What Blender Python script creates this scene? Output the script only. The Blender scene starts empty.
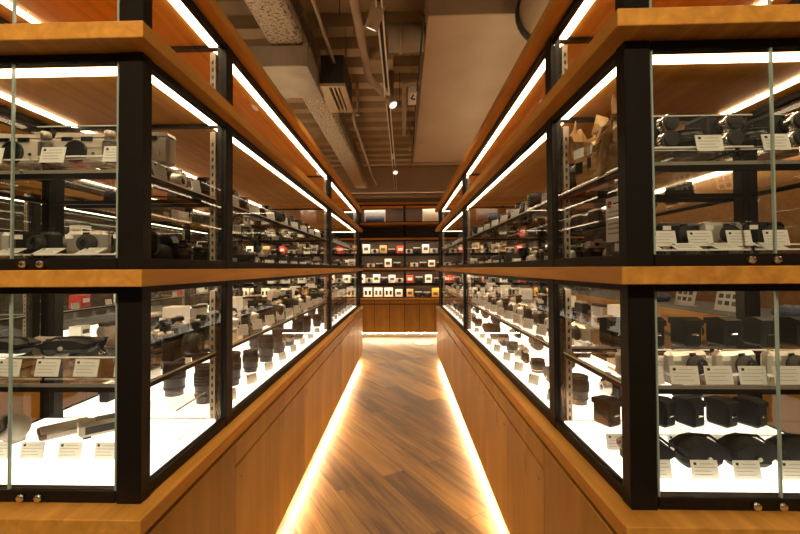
import bpy, bmesh, math, random
from mathutils import Matrix, Vector
random.seed(11)
sc = bpy.context.scene
COL = sc.collection
PI = math.pi
CZ = 1.22                     # eye height

# ------------------------------------------------------------------ materials
def mat(name):
    m = bpy.data.materials.new(name); m.use_nodes = True
    nt = m.node_tree
    return m, nt, nt.nodes, nt.links, nt.nodes['Principled BSDF']

def plain(name, col, rough=.5, metal=0., bump=0., bscale=60., spec=.5, vary=0.):
    m, nt, N, L, b = mat(name)
    b.inputs['Base Color'].default_value = (*col, 1)
    b.inputs['Roughness'].default_value = rough
    b.inputs['Metallic'].default_value = metal
    b.inputs['Specular IOR Level'].default_value = spec
    if bump or vary:
        tc = N.new('ShaderNodeTexCoord'); n = N.new('ShaderNodeTexNoise')
        n.inputs['Scale'].default_value = bscale; n.inputs['Detail'].default_value = 4
        L.new(tc.outputs['Object'], n.inputs['Vector'])
        if bump:
            bp = N.new('ShaderNodeBump'); bp.inputs['Strength'].default_value = bump; bp.inputs['Distance'].default_value = .01
            L.new(n.outputs['Fac'], bp.inputs['Height']); L.new(bp.outputs['Normal'], b.inputs['Normal'])
        if vary:
            mx = N.new('ShaderNodeMixRGB'); mx.inputs[1].default_value = (*[c*(1-vary) for c in col], 1); mx.inputs[2].default_value = (*[min(1, c*(1+vary)) for c in col], 1)
            L.new(n.outputs['Fac'], mx.inputs[0]); L.new(mx.outputs[0], b.inputs['Base Color'])
    return m

def emit(name, col, s):
    m, nt, N, L, b = mat(name)
    b.inputs['Base Color'].default_value = (.9, .88, .84, 1)
    b.inputs['Emission Color'].default_value = (*col, 1)
    b.inputs['Emission Strength'].default_value = s
    return m

def wood(name, grain='y', dark=(.17, .065, .014), lite=(.40, .19, .055), rough=.42, knots=.5, tone=.35, fine=22, amp=.75):
    """oak boards; the grain runs along one axis, boards differ in tone"""
    m, nt, N, L, b = mat(name)
    tc = N.new('ShaderNodeTexCoord'); mp = N.new('ShaderNodeMapping')
    L.new(tc.outputs['Object'], mp.inputs['Vector'])
    s = {'x': (1.2, fine, fine), 'y': (fine, 1.2, fine), 'z': (fine, fine, 1.2)}[grain]
    mp.inputs['Scale'].default_value = s
    n1 = N.new('ShaderNodeTexNoise'); n1.inputs['Scale'].default_value = 1.6; n1.inputs['Detail'].default_value = 8; n1.inputs['Distortion'].default_value = .5
    L.new(mp.outputs['Vector'], n1.inputs['Vector'])
    n2 = N.new('ShaderNodeTexNoise'); n2.inputs['Scale'].default_value = 2.3; n2.inputs['Detail'].default_value = 2
    L.new(tc.outputs['Object'], n2.inputs['Vector'])
    add = N.new('ShaderNodeMath'); add.operation = 'MULTIPLY_ADD'; add.inputs[1].default_value = amp; 
    L.new(n1.outputs['Fac'], add.inputs[0])
    sc2 = N.new('ShaderNodeMath'); sc2.operation = 'MULTIPLY'; sc2.inputs[1].default_value = tone
    L.new(n2.outputs['Fac'], sc2.inputs[0]); L.new(sc2.outputs[0], add.inputs[2])
    # each object its own tone
    oi = N.new('ShaderNodeObjectInfo'); om = N.new('ShaderNodeMath'); om.operation = 'MULTIPLY_ADD'; om.inputs[1].default_value = .16; 
    L.new(oi.outputs['Random'], om.inputs[0]); L.new(add.outputs[0], om.inputs[2])
    cr = N.new('ShaderNodeValToRGB')
    cr.color_ramp.elements[0].position = .28; cr.color_ramp.elements[0].color = (*dark, 1)
    cr.color_ramp.elements[1].position = .85; cr.color_ramp.elements[1].color = (*lite, 1)
    L.new(om.outputs[0], cr.inputs[0])
    v = N.new('ShaderNodeTexVoronoi'); v.inputs['Scale'].default_value = 3.1
    mp2 = N.new('ShaderNodeMapping'); mp2.inputs['Scale'].default_value = tuple(.55 if q < 5 else 1.3 for q in s)
    L.new(tc.outputs['Object'], mp2.inputs['Vector']); L.new(mp2.outputs['Vector'], v.inputs['Vector'])
    kr = N.new('ShaderNodeValToRGB'); kr.color_ramp.elements[0].position = .03; kr.color_ramp.elements[0].color = (1-knots, 1-knots, 1-knots, 1)
    kr.color_ramp.elements[1].position = .13; kr.color_ramp.elements[1].color = (1, 1, 1, 1)
    L.new(v.outputs['Distance'], kr.inputs[0])
    mx = N.new('ShaderNodeMixRGB'); mx.blend_type = 'MULTIPLY'; mx.inputs[0].default_value = 1
    L.new(cr.outputs[0], mx.inputs[1]); L.new(kr.outputs[0], mx.inputs[2])
    L.new(mx.outputs[0], b.inputs['Base Color'])
    b.inputs['Roughness'].default_value = rough; b.inputs['Specular IOR Level'].default_value = .3
    bp = N.new('ShaderNodeBump'); bp.inputs['Strength'].default_value = .08; bp.inputs['Distance'].default_value = .004
    L.new(n1.outputs['Fac'], bp.inputs['Height']); L.new(bp.outputs['Normal'], b.inputs['Normal'])
    return m

def floor_mat():
    m, nt, N, L, b = mat('oak_plank_floor')
    tc = N.new('ShaderNodeTexCoord'); mp = N.new('ShaderNodeMapping')
    mp.inputs['Rotation'].default_value = (0, 0, math.radians(57.5))
    L.new(tc.outputs['Object'], mp.inputs['Vector'])
    br = N.new('ShaderNodeTexBrick'); br.offset = .37; br.inputs['Scale'].default_value = 1
    br.inputs['Brick Width'].default_value = 1.5; br.inputs['Row Height'].default_value = .145
    br.inputs['Mortar Size'].default_value = .0016; br.inputs['Mortar Smooth'].default_value = .3; br.inputs['Bias'].default_value = 0
    br.inputs['Color1'].default_value = (0, 0, 0, 1); br.inputs['Color2'].default_value = (1, 1, 1, 1); br.inputs['Mortar'].default_value = (.5, .5, .5, 1)
    L.new(mp.outputs['Vector'], br.inputs['Vector'])
    st = N.new('ShaderNodeMapping'); st.inputs['Scale'].default_value = (1.6, 26, 1)
    L.new(mp.outputs['Vector'], st.inputs['Vector'])
    g = N.new('ShaderNodeTexNoise'); g.inputs['Scale'].default_value = 1.5; g.inputs['Detail'].default_value = 8; g.inputs['Distortion'].default_value = .6
    # shift grain per plank
    off = N.new('ShaderNodeVectorMath'); off.operation = 'MULTIPLY_ADD'; off.inputs[1].default_value = (17, 9, 5)
    L.new(br.outputs['Color'], off.inputs[0]); L.new(st.outputs['Vector'], off.inputs[2]); L.new(off.outputs[0], g.inputs['Vector'])
    bl = N.new('ShaderNodeTexNoise'); bl.inputs['Scale'].default_value = 2.2; bl.inputs['Detail'].default_value = 3
    s3 = N.new('ShaderNodeMapping'); s3.inputs['Scale'].default_value = (1.0, 4.5, 1)
    L.new(mp.outputs['Vector'], s3.inputs['Vector']); L.new(s3.outputs['Vector'], bl.inputs['Vector'])
    a = N.new('ShaderNodeMath'); a.operation = 'MULTIPLY_ADD'; a.inputs[1].default_value = .36
    L.new(br.outputs['Color'], a.inputs[0])
    a2 = N.new('ShaderNodeMath'); a2.operation = 'MULTIPLY_ADD'; a2.inputs[1].default_value = .55
    L.new(g.outputs['Fac'], a2.inputs[0]); L.new(a2.outputs[0], a.inputs[2])
    a3 = N.new('ShaderNodeMath'); a3.operation = 'MULTIPLY'; a3.inputs[1].default_value = .38
    L.new(bl.outputs['Fac'], a3.inputs[0]); L.new(a3.outputs[0], a2.inputs[2])
    cr = N.new('ShaderNodeValToRGB')
    E = cr.color_ramp.elements
    E[0].position = .30; E[0].color = (.024, .009, .003, 1); E[1].position = .92; E[1].color = (.40, .20, .050, 1)
    e = E.new(.55); e.color = (.125, .056, .013, 1)
    L.new(a.outputs[0], cr.inputs[0])
    mx = N.new('ShaderNodeMixRGB'); mx.blend_type = 'MULTIPLY'; mx.inputs[2].default_value = (.35, .3, .25, 1)
    L.new(br.outputs['Fac'], mx.inputs[0]); L.new(cr.outputs[0], mx.inputs[1])
    L.new(mx.outputs[0], b.inputs['Base Color'])
    b.inputs['Roughness'].default_value = .40
    bp = N.new('ShaderNodeBump'); bp.inputs['Strength'].default_value = .15; bp.inputs['Distance'].default_value = .004; bp.invert = True
    L.new(br.outputs['Fac'], bp.inputs['Height']); L.new(bp.outputs['Normal'], b.inputs['Normal'])
    return m

def glass_mat(name, ior=1.5, tint=(.97, .985, .975), rough=0., gain=1.):
    m = bpy.data.materials.new(name); m.use_nodes = True
    nt = m.node_tree; N = nt.nodes; L = nt.links; N.clear()
    out = N.new('ShaderNodeOutputMaterial'); mix = N.new('ShaderNodeMixShader')
    t = N.new('ShaderNodeBsdfTransparent'); t.inputs['Color'].default_value = (*tint, 1)
    g = N.new('ShaderNodeBsdfGlossy'); g.inputs['Roughness'].default_value = rough; g.inputs['Color'].default_value = (.95, .95, .95, 1)
    f = N.new('ShaderNodeFresnel'); f.inputs['IOR'].default_value = ior
    ge = N.new('ShaderNodeNewGeometry'); inv = N.new('ShaderNodeMath'); inv.operation = 'SUBTRACT'; inv.inputs[0].default_value = 1
    L.new(ge.outputs['Backfacing'], inv.inputs[1])
    mu = N.new('ShaderNodeMath'); mu.operation = 'MULTIPLY'; L.new(f.outputs[0], mu.inputs[0]); L.new(inv.outputs[0], mu.inputs[1])
    m2 = N.new('ShaderNodeMath'); m2.operation = 'MULTIPLY'; m2.inputs[1].default_value = gain; m2.use_clamp = True
    L.new(mu.outputs[0], m2.inputs[0])
    L.new(m2.outputs[0], mix.inputs[0]); L.new(t.outputs[0], mix.inputs[1]); L.new(g.outputs[0], mix.inputs[2])
    L.new(mix.outputs[0], out.inputs['Surface'])
    return m

def noisy(name, c1, c2, scale, lo=.4, hi=.6, rough=.9, bump=.5, detail=6):
    m, nt, N, L, b = mat(name)
    tc = N.new('ShaderNodeTexCoord'); n = N.new('ShaderNodeTexNoise'); n.inputs['Scale'].default_value = scale; n.inputs['Detail'].default_value = detail
    L.new(tc.outputs['Object'], n.inputs['Vector'])
    cr = N.new('ShaderNodeValToRGB'); cr.color_ramp.elements[0].position = lo; cr.color_ramp.elements[1].position = hi
    cr.color_ramp.elements[0].color = (*c1, 1); cr.color_ramp.elements[1].color = (*c2, 1)
    L.new(n.outputs['Fac'], cr.inputs[0]); L.new(cr.outputs[0], b.inputs['Base Color'])
    bp = N.new('ShaderNodeBump'); bp.inputs['Strength'].default_value = bump; bp.inputs['Distance'].default_value = .02
    L.new(n.outputs['Fac'], bp.inputs['Height']); L.new(bp.outputs['Normal'], b.inputs['Normal'])
    b.inputs['Roughness'].default_value = rough
    return m

LEDC = (1.0, .70, .38)
M = dict(
    slab=wood('oak_slab', 'y', (.33, .125, .018), (.76, .36, .060), rough=.52),
    slabx=wood('oak_slab_across', 'x', (.33, .125, .018), (.76, .36, .060), rough=.52),
    door=wood('oak_door', 'z', (.25, .104, .013), (.62, .31, .050), knots=.8, rough=.45, fine=9, amp=.45, tone=.55),
    body=plain('shadow_carcass', (.022, .012, .006), .8),
    panel=wood('oak_back_panel', 'x', (.14, .055, .014), (.30, .14, .042)),
    black=plain('black_steel', (.010, .0075, .0055), .45, .0, vary=.2, spec=.18),
    steel=plain('slotted_steel', (.34, .28, .21), .5, .5),
    slot=plain('slot_shadow_gap', (.01, .008, .006), .9),
    glass=glass_mat('clear_glass', 1.5, gain=.75),
    gedge=plain('glass_edge_green', (.30, .38, .33), .15),
    acryl=glass_mat('clear_acrylic', 1.38, (.955, .95, .94), .02),
    aedge=plain('acrylic_edge', (.82, .78, .70), .3),
    smoke=glass_mat('smoked_edge', 1.45, (.55, .48, .40)),
    led=emit('led_strip', (1.0, .78, .50), 6.5),
    led2=emit('end_led_strip', (1.0, .78, .50), 30.),
    led3=emit('picture_led_strip', (1.0, .80, .55), 17.),
    toe=emit('floor_led', (1.0, .75, .45), 55.),
    up=emit('added_uplight_strip', (1.0, .74, .42), 7.5),  # glow of the uplights added over the showcases and end unit
    box=emit('light_box', (1.0, .87, .70), 1.2),
    lamp=emit('lamp_face', (1.0, .9, .74), .9),
    blk=plain('black_leather', (.010, .009, .008), .6, bump=.25, bscale=400, spec=.25),
    blk2=plain('black_paint', (.009, .008, .007), .35, spec=.35),
    rub=plain('grey_rubber', (.030, .026, .022), .6, spec=.3),
    tone=plain('grey_print', (.38, .35, .31), .7),
    grip=plain('grey_grip', (.10, .09, .08), .6),
    sil=plain('satin_chrome', (.62, .57, .50), .32, .75),
    dull=plain('dull_silver', (.30, .26, .21), .5, .3),
    tita=plain('champagne_titanium', (.60, .52, .42), .4, .35),
    chrome=plain('polished_chrome', (.8, .77, .72), .12, 1.),
    lens=plain('lens_glass', (.006, .006, .012), .06, 0., spec=.9),
    card=plain('white_card', (.80, .77, .71), .6),
    ink=plain('printed_ink', (.07, .06, .055), .7),
    brown=plain('brown_leather', (.075, .035, .017), .5, bump=.3, bscale=250, vary=.3),
    tan=plain('tan_leather', (.38, .20, .08), .5, bump=.2, bscale=250, vary=.25),
    kraft=plain('kraft_paper', (.52, .31, .13), .38, bump=.2, bscale=40, vary=.15),
    red=plain('red_card', (.45, .03, .02), .5),
    yel=plain('yellow_card', (.62, .34, .04), .5),
    blue=plain('blue_grey_cloth', (.07, .09, .14), .8),
    bgrey=plain('blue_grey_laminate', (.13, .15, .165), .5),
    white=plain('white_paint', (.75, .72, .66), .55),
    duct=noisy('painted_duct', (.40, .30, .195), (.48, .365, .245), 2.2, .3, .7, .5, .04, 3),
    duct2=noisy('galvanised_duct', (.24, .19, .145), (.36, .29, .22), 5, .3, .7, .55, .06, 3),
    deck=noisy('painted_decking', (.33, .235, .135), (.42, .30, .18), 3, .3, .7, .6, .05, 3),
    spray=noisy('sprayed_fireproofing', (.10, .075, .055), (.46, .37, .275), 55, .36, .50, .95, .9, 5),
    spray2=noisy('sprayed_web', (.08, .06, .04), (.30, .235, .17), 30, .3, .6, .95, .9, 5),
    pipe=noisy('painted_pipe', (.33, .245, .165), (.42, .31, .21), 6, .3, .7, .5, .03, 3),
    dark=plain('dark_paint', (.03, .024, .018), .6),
    wall=plain('dark_wall', (.085, .055, .033), .8, vary=.2, bscale=3),
    backp=wood('dark_back_panel', 'x', (.035, .018, .008), (.085, .045, .02)),
    print1=None, print2=None,
    floor=floor_mat(),
)
def print_mat(name, top, mid, low):
    m, nt, N, L, b = mat(name)
    tc = N.new('ShaderNodeTexCoord'); sp = N.new('ShaderNodeSeparateXYZ'); L.new(tc.outputs['Generated'], sp.inputs[0])
    n = N.new('ShaderNodeTexNoise'); n.inputs['Scale'].default_value = 9; L.new(tc.outputs['Generated'], n.inputs['Vector'])
    a = N.new('ShaderNodeMath'); a.operation = 'MULTIPLY_ADD'; a.inputs[1].default_value = .45; L.new(n.outputs['Fac'], a.inputs[0]); L.new(sp.outputs['Z'], a.inputs[2])
    cr = N.new('ShaderNodeValToRGB'); E = cr.color_ramp.elements
    E[0].position = .38; E[0].color = (*low, 1); E[1].position = .85; E[1].color = (*top, 1); e = E.new(.58); e.color = (*mid, 1)
    L.new(a.outputs[0], cr.inputs[0]); L.new(cr.outputs[0], b.inputs['Base Color']); b.inputs['Roughness'].default_value = .3
    return m
M['print1'] = print_mat('cool_photo', (.62, .66, .76), (.20, .26, .48), (.04, .05, .13))
M['print2'] = print_mat('pale_photo', (.80, .74, .62), (.66, .58, .45), (.55, .48, .36))

# ------------------------------------------------------------------ mesh builder
class MB:
    def __init__(s): s.v = []; s.f = []; s.mi = []; s.sm = []; s.mats = []; s.T = Matrix.Identity(4)
    def _m(s, m):
        if m not in s.mats: s.mats.append(m)
        return s.mats.index(m)
    def add(s, vs, fs, m, smooth=False):
        o = len(s.v); i = s._m(m)
        s.v += [tuple(s.T @ Vector(p)) for p in vs]
        for f in fs: s.f.append([o+k for k in f]); s.mi.append(i); s.sm.append(smooth)
        return s
    def box(s, x0, x1, y0, y1, z0, z1, m, b=0.):
        if x0 > x1: x0, x1 = x1, x0
        if y0 > y1: y0, y1 = y1, y0
        if b <= 0:
            vs = [(x, y, z) for z in (z0, z1) for y in (y0, y1) for x in (x0, x1)]
            return s.add(vs, [(0, 2, 3, 1), (4, 5, 7, 6), (0, 1, 5, 4), (2, 6, 7, 3), (0, 4, 6, 2), (1, 3, 7, 5)], m)
        lo = (x0, y0, z0); hi = (x1, y1, z1); b = min(b, min(h-l for l, h in zip(lo, hi))*.49)
        idx = {}; vs = []
        for sx in (0, 1):
            for sy in (0, 1):
                for sz in (0, 1):
                    sg = (sx, sy, sz)
                    for k in range(3):
                        p = []
                        for a in range(3):
                            e = hi[a] if sg[a] else lo[a]
                            if a != k: e += -b if sg[a] else b
                            p.append(e)
                        idx[(sg, k)] = len(vs); vs.append(tuple(p))
        fs = []
        def cor(fix):
            r = [0, 0, 0]
            for a, q in fix.items(): r[a] = q
            return tuple(r)
        for k in range(3):
            a, c = [q for q in range(3) if q != k]
            for sg in (0, 1):
                fs.append([idx[(cor({k: sg, a: i, c: j}), k)] for i, j in ((0, 0), (1, 0), (1, 1), (0, 1))])
        for k in range(3):
            for l in range(k+1, 3):
                mm = 3-k-l
                for sk in (0, 1):
                    for sl in (0, 1):
                        c0 = cor({k: sk, l: sl, mm: 0}); c1 = cor({k: sk, l: sl, mm: 1})
                        fs.append([idx[(c0, k)], idx[(c1, k)], idx[(c1, l)], idx[(c0, l)]])
        for sx in (0, 1):
            for sy in (0, 1):
                for sz in (0, 1): fs.append([idx[((sx, sy, sz), k)] for k in range(3)])
        return s.add(vs, fs, m)
    def lathe(s, prof, m, n=20, c=(0, 0, 0), axis='z', smooth=True):
        """prof: (radius, height) pairs along the axis"""
        vs = []; fs = []
        for r, h in prof:
            for i in range(n):
                a = 2*PI*i/n; p, q = r*math.cos(a), r*math.sin(a)
                if axis == 'z': w = (p, q, h)
                elif axis == 'y': w = (p, h, q)
                else: w = (h, p, q)
                vs.append((c[0]+w[0], c[1]+w[1], c[2]+w[2]))
        for j in range(len(prof)-1):
            for i in range(n):
                k = (i+1) % n
                fs.append((j*n+i, j*n+k, (j+1)*n+k, (j+1)*n+i))
        s.add(vs, fs, m, smooth)
        s.add(vs[:n], [tuple(range(n))], m); s.add(vs[-n:], [tuple(range(n))], m)
        return s
    def cyl(s, c, r, h, m, axis='z', n=16): return s.lathe([(r, 0), (r, h)], m, n, c, axis)
    def tube(s, pts, r, m, n=10):
        pts = [Vector(p) for p in pts]; vs = []; fs = []
        for i, p in enumerate(pts):
            d = (pts[min(i+1, len(pts)-1)]-pts[max(i-1, 0)]).normalized()
            u = d.cross(Vector((0, 0, 1)));
            if u.length < 1e-3: u = Vector((1, 0, 0))
            u.normalize(); w = d.cross(u)
            for k in range(n):
                a = 2*PI*k/n; vs.append(tuple(p+u*(r*math.cos(a))+w*(r*math.sin(a))))
        for i in range(len(pts)-1):
            for k in range(n):
                q = (k+1) % n; fs.append((i*n+k, i*n+q, (i+1)*n+q, (i+1)*n+k))
        s.add(vs, fs, m, True)
        s.add(vs[:n], [tuple(range(n))], m); s.add(vs[-n:], [tuple(range(n))], m)
        return s
    def prism(s, poly, a0, a1, m, axis='y'):
        n = len(poly); vs = []
        for a in (a0, a1):
            for p, q in poly: vs.append({'y': (p, a, q), 'x': (a, p, q), 'z': (p, q, a)}[axis])
        fs = [tuple(range(n)), tuple(range(n, 2*n))]+[(i, (i+1) % n, n+(i+1) % n, n+i) for i in range(n)]
        return s.add(vs, fs, m)
    def build(s, name, parent=None, loc=(0, 0, 0)):
        me = bpy.data.meshes.new(name); me.from_pydata(s.v, [], s.f)
        for m in s.mats: me.materials.append(m)
        me.polygons.foreach_set('material_index', s.mi); me.polygons.foreach_set('use_smooth', s.sm)
        bm = bmesh.new(); bm.from_mesh(me); bmesh.ops.remove_doubles(bm, verts=bm.verts, dist=1e-6)
        bmesh.ops.recalc_face_normals(bm, faces=bm.faces); bm.to_mesh(me); bm.free()
        o = bpy.data.objects.new(name, me); COL.objects.link(o); o.location = loc
        if parent: o.parent = parent
        return o

LABELS = {}
def tag(o, label, cat, group=None, kind=None):
    n = len(label.replace(',', ' ').replace('-', ' ').split())
    if not 4 <= n <= 16: print('LABEL LENGTH', n, label)
    if label in LABELS: print('LABEL TWICE', label)
    LABELS[label] = 1
    o['label'] = label; o['category'] = cat
    if group: o['group'] = group
    if kind: o['kind'] = kind
    return o
def empty(name, loc=(0, 0, 0), rz=0.):
    o = bpy.data.objects.new(name, None); COL.objects.link(o); o.empty_display_size = .05
    o.location = loc; o.rotation_euler = (0, 0, rz); return o
def struct(o, label, cat):
    tag(o, label, cat); o['kind'] = 'structure'; return o
def dup(root):
    r = root.copy(); COL.objects.link(r)
    for ch in root.children:
        c = ch.copy(); COL.objects.link(c); c.parent = r
        for g in ch.children:
            d = g.copy(); COL.objects.link(d); d.parent = c
    return r

# ------------------------------------------------------------------ goods: one maker per kind; base centre at the origin, face towards -y
def slr(top='blk2', zoom=1.):
    r = empty('slr_camera')
    MB().box(-.066, .066, -.018, .018, 0, .062, M['blk'], .006).build('body', r)
    t = MB().box(-.066, .066, -.017, .017, .062, .078, M[top], .004)
    t.prism([(-.028, .078), (.028, .078), (.017, .099), (-.017, .099)], -.022, .017, M[top]); t.build('top_plate', r)
    l = MB().lathe([(.030, -.018), (.031, -.026), (.029, -.028), (.032, -.032), (.032, -.05*zoom), (.029, -.053*zoom), (.028, -.066*zoom), (.024, -.066*zoom)], M['rub'], 20, (0, 0, .042), 'y').build('lens', r)
    MB().lathe([(.024, -.0645*zoom), (.015, -.0675*zoom), (.003, -.0685*zoom)], M['lens'], 18, (0, 0, .042), 'y').build('front_glass', l)
    MB().cyl((.045, 0, .078), .011, .009, M['sil' if top == 'sil' else 'blk2']).build('shutter_dial', r)
    MB().cyl((-.048, 0, .078), .010, .008, M['sil']).build('rewind_knob', r)
    return r
def rangefinder(skin='blk', top='sil'):
    r = empty('rangefinder_camera')
    MB().box(-.068, .068, -.016, .016, 0, .055, M[skin], .010).build('body', r)
    MB().box(-.067, .067, -.0155, .0155, .055, .074, M[top], .005).build('top_plate', r)
    l = MB().lathe([(.027, -.016), (.027, -.022), (.022, -.023), (.023, -.034), (.020, -.035), (.019, -.045), (.016, -.045)], M['sil'], 20, (0, 0, .034), 'y').build('lens', r)
    MB().lathe([(.016, -.044), (.004, -.046)], M['lens'], 16, (0, 0, .034), 'y').build('front_glass', l)
    MB().box(.034, .052, -.0175, -.014, .059, .070, M['lens']).build('viewfinder_window', r)
    MB().box(-.046, -.036, -.0175, -.014, .060, .069, M['lens']).build('viewfinder_window', r)
    MB().cyl((-.03, 0, .074), .010, .006, M['sil']).build('shutter_dial', r)
    MB().cyl((.048, 0, .074), .009, .007, M['sil']).build('rewind_knob', r)
    return r
def wide_rangefinder():
    r = empty('rangefinder_camera')
    b = MB().box(-.083, .083, -.02, .02, 0, .074, M['tita'], .007)
    b.prism([(-.052, .074), (.083, .074), (.078, .083), (-.046, .088)], -.018, .018, M['tita']); b.build('body', r)
    g = MB().box(-.086, -.046, -.040, -.0195, .002, .066, M['grip'], .010); g.build('grip', r)
    MB().lathe([(.012, .070), (.012, .083), (.009, .086)], M['tita'], 16, (-.066, -.028, 0)).build('shutter_dial', r)
    l = MB().lathe([(.030, -.0195), (.030, -.025), (.026, -.025), (.026, -.021)], M['blk2'], 22, (.008, 0, .036), 'y').build('lens_mount', r)
    MB().lathe([(.026, -.0215), (.004, -.0212)], M['blk2'], 22, (.008, 0, .036), 'y').build('body_cap', l)
    MB().box(-.030, -.002, -.0225, -.019, .064, .074, M['lens']).build('viewfinder_window', r)
    MB().box(.022, .052, -.0225, -.019, .063, .074, M['lens']).build('viewfinder_window', r)
    MB().cyl((.055, -.0225, .03), .0045, .004, M['chrome'], 'y', 10).build('lens_release', r)
    return r
def compact(col='sil'):
    r = empty('compact_camera')
    MB().box(-.054, .054, -.015, .015, 0, .060, M[col], .009).build('body', r)
    l = MB().lathe([(.024, -.015), (.024, -.022), (.018, -.023), (.018, -.033), (.014, -.033)], M['rub'], 18, (.012, 0, .028), 'y').build('lens', r)
    MB().lathe([(.014, -.032), (.003, -.034)], M['lens'], 14, (.012, 0, .028), 'y').build('front_glass', l)
    MB().box(-.048, -.028, -.017, -.014, .040, .051, M['card']).build('flash_window', r)
    MB().box(-.002, .014, -.017, -.014, .048, .056, M['lens']).build('viewfinder_window', r)
    MB().cyl((-.036, 0, .060), .006, .003, M['chrome']).build('shutter_button', r)
    return r
def twin_lens():
    r = empty('twin_lens_camera')
    MB().box(-.038, .038, -.03, .045, 0, .098, M['blk'], .004).build('body', r)
    MB().prism([(-.03, .098), (.045, .098), (.04, .106), (-.024, .106)], -.036, .036, M['blk2'], 'x').build('viewing_hood', r)
    for n, z in (('viewing_lens', .075), ('taking_lens', .034)):
        l = MB().lathe([(.023, -.030), (.023, -.05), (.021, -.052), (.021, -.06), (.018, -.06)], M['chrome'], 20, (0, 0, z), 'y').build(n, r)
        MB().lathe([(.0195, -.0595), (.0195, -.066), (.018, -.068)], M['rub'], 20, (0, 0, z), 'y').build('lens_cap', l)
    MB().cyl((-.052, .0, .055), .016, .014, M['sil'], 'x').build('focus_knob', r)
    MB().box(.038, .046, -.02, .02, .05, .062, M['sil'], .002).build('winding_crank', r)
    return r
def lens(h=.10, rad=.036, ring='rub'):
    r = empty('camera_lens')
    MB().lathe([(rad*.82, 0), (rad*.82, h*.14), (rad*.95, h*.17), (rad*.95, h*.42), (rad, h*.44), (rad, h*.80), (rad*.94, h*.82), (rad*.94, h*.93)], M['blk2'], 22).build('barrel', r)
    g = MB()
    for k in range(4):
        z = h*(.48+.075*k); g.lathe([(rad*1.0, z), (rad*1.035, z+.001), (rad*1.035, z+h*.05), (rad*1.0, z+h*.052)], M['rub'], 22)
    g.build('focus_ring', r)
    MB().lathe([(rad*.955, h*.19), (rad*.97, h*.20), (rad*.97, h*.23), (rad*.955, h*.24)], M[ring], 22).build('aperture_ring', r)
    MB().lathe([(rad*.97, h*.93), (rad*.97, h*.985), (rad*.88, h), (rad*.30, h), (rad*.28, h*.99), (.002, h*.99)], M['rub'], 22).build('lens_cap', r)
    return r
def pouch(m='blk', w=.10, h=.075):
    r = empty('camera_pouch')
    MB().box(-w/2, w/2, -.028, .028, 0, h*.72, M[m], .016).build('body', r)
    f = MB().prism([(-w*.50, h*.55), (-w*.50, h*.74), (-w*.24, h*.97), (0, h*1.04), (w*.24, h*.97), (w*.5, h*.74), (w*.5, h*.55), (w*.28, h*.36), (-w*.28, h*.36)], -.033, .029, M[m])
    f.build('flap', r)
    MB().cyl((0, -.037, h*.46), .005, .006, M['sil'], 'y', 10).build('snap', r)
    s = MB().tube([(-w*.5, 0, h*.5), (-w*.56, .0, h*.75), (-w*.35, .01, h*1.02), (0, .012, h*1.06), (w*.35, .01, h*1.02), (w*.56, 0, h*.75), (w*.5, 0, h*.5)], .0035, M[m], 6); s.build('strap', r)
    return r
def upright_case(m='blk'):
    r = empty('camera_case')
    MB().box(-.024, .024, -.030, .030, 0, .066, M[m], .007).build('body', r)
    MB().prism([(-.031, .056), (-.031, .069), (-.008, .076), (.031, .071), (.031, .056)], -.0245, .0245, M[m], 'x').build('lid', r)
    MB().box(-.010, .010, -.034, -.029, .030, .036, M['chrome'], .002).build('clasp', r)
    return r
def meter():
    r = empty('flash_unit')
    T = Matrix.Rotation(.0, 4, 'X')
    b = MB(); b.T = T; b.box(-.030, .030, -.06, .06, .006, .046, M['dull'], .008); b.build('body', r)
    MB().box(-.024, .024, -.0625, -.058, .012, .040, M['white'], .002).build('flash_window', r)
    MB().box(-.018, .018, -.02, .045, .0455, .049, M['grip'], .001).build('scale_plate', r)
    MB().box(.0295, .0318, -.045, .04, .016, .036, M['rub']).build('side_panel', r)
    MB().box(-.02, .02, -.05, -.03, 0, .0065, M['blk2']).build('foot', r)
    return r
def dial_lens():
    r = empty('disc_viewfinder')
    T = Matrix.Translation((0, 0, .046)) @ Matrix.Rotation(-.5, 4, 'X')
    b = MB(); b.T = T; b.lathe([(.033, .03), (.036, .024), (.036, -.018), (.033, -.024), (.028, -.024)], M['dull'], 26, (0, 0, 0), 'y'); b.build('housing', r)
    g = MB(); g.T = T; g.lathe([(.0285, -.0235), (.02, -.026), (.003, -.0265)], M['lens'], 24, (0, 0, 0), 'y'); g.build('front_glass', r)
    k = MB(); k.box(-.012, .012, -.012, .03, 0, .016, M['dull'], .001); k.build('foot', r)
    return r
def slab_plate():
    r = empty('clutch_case')
    MB().box(-.042, .042, -.062, .062, 0, .022, M['dull'], .006).build('body', r)
    MB().box(-.043, .043, -.064, -.045, .004, .019, M['brown'], .003).build('cap', r)
    return r
def cap_bowl():
    r = empty('leather_pouch')
    MB().lathe([(.050, 0), (.054, .012), (.050, .032), (.036, .048), (.015, .055), (.002, .056)], M['brown'], 24).build('body', r)
    MB().lathe([(.0555, .010), (.057, .013), (.0555, .017)], M['blk2'], 24).build('rim', r)
    return r
def card_mesh(w, h, lean, back=0):
    b = MB(); b.T = Matrix.Rotation(-lean, 4, 'X')
    b.box(-w/2, w/2, -.0008, .0008, 0, h, M['card'])
    b.box(-w*.40, -w*.30, -.0016, -.0008, h*.74, h*.88, M['rub'])
    for k, (a, c) in enumerate(((-.18, .34), (-.40, .40), (-.40, .22), (-.40, .30))):
        z = h*(.80-.19*k); b.box(w*a, w*c, -.0014, -.0008, z-h*.014, z+h*.014, M['tone'])
    return b
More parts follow.
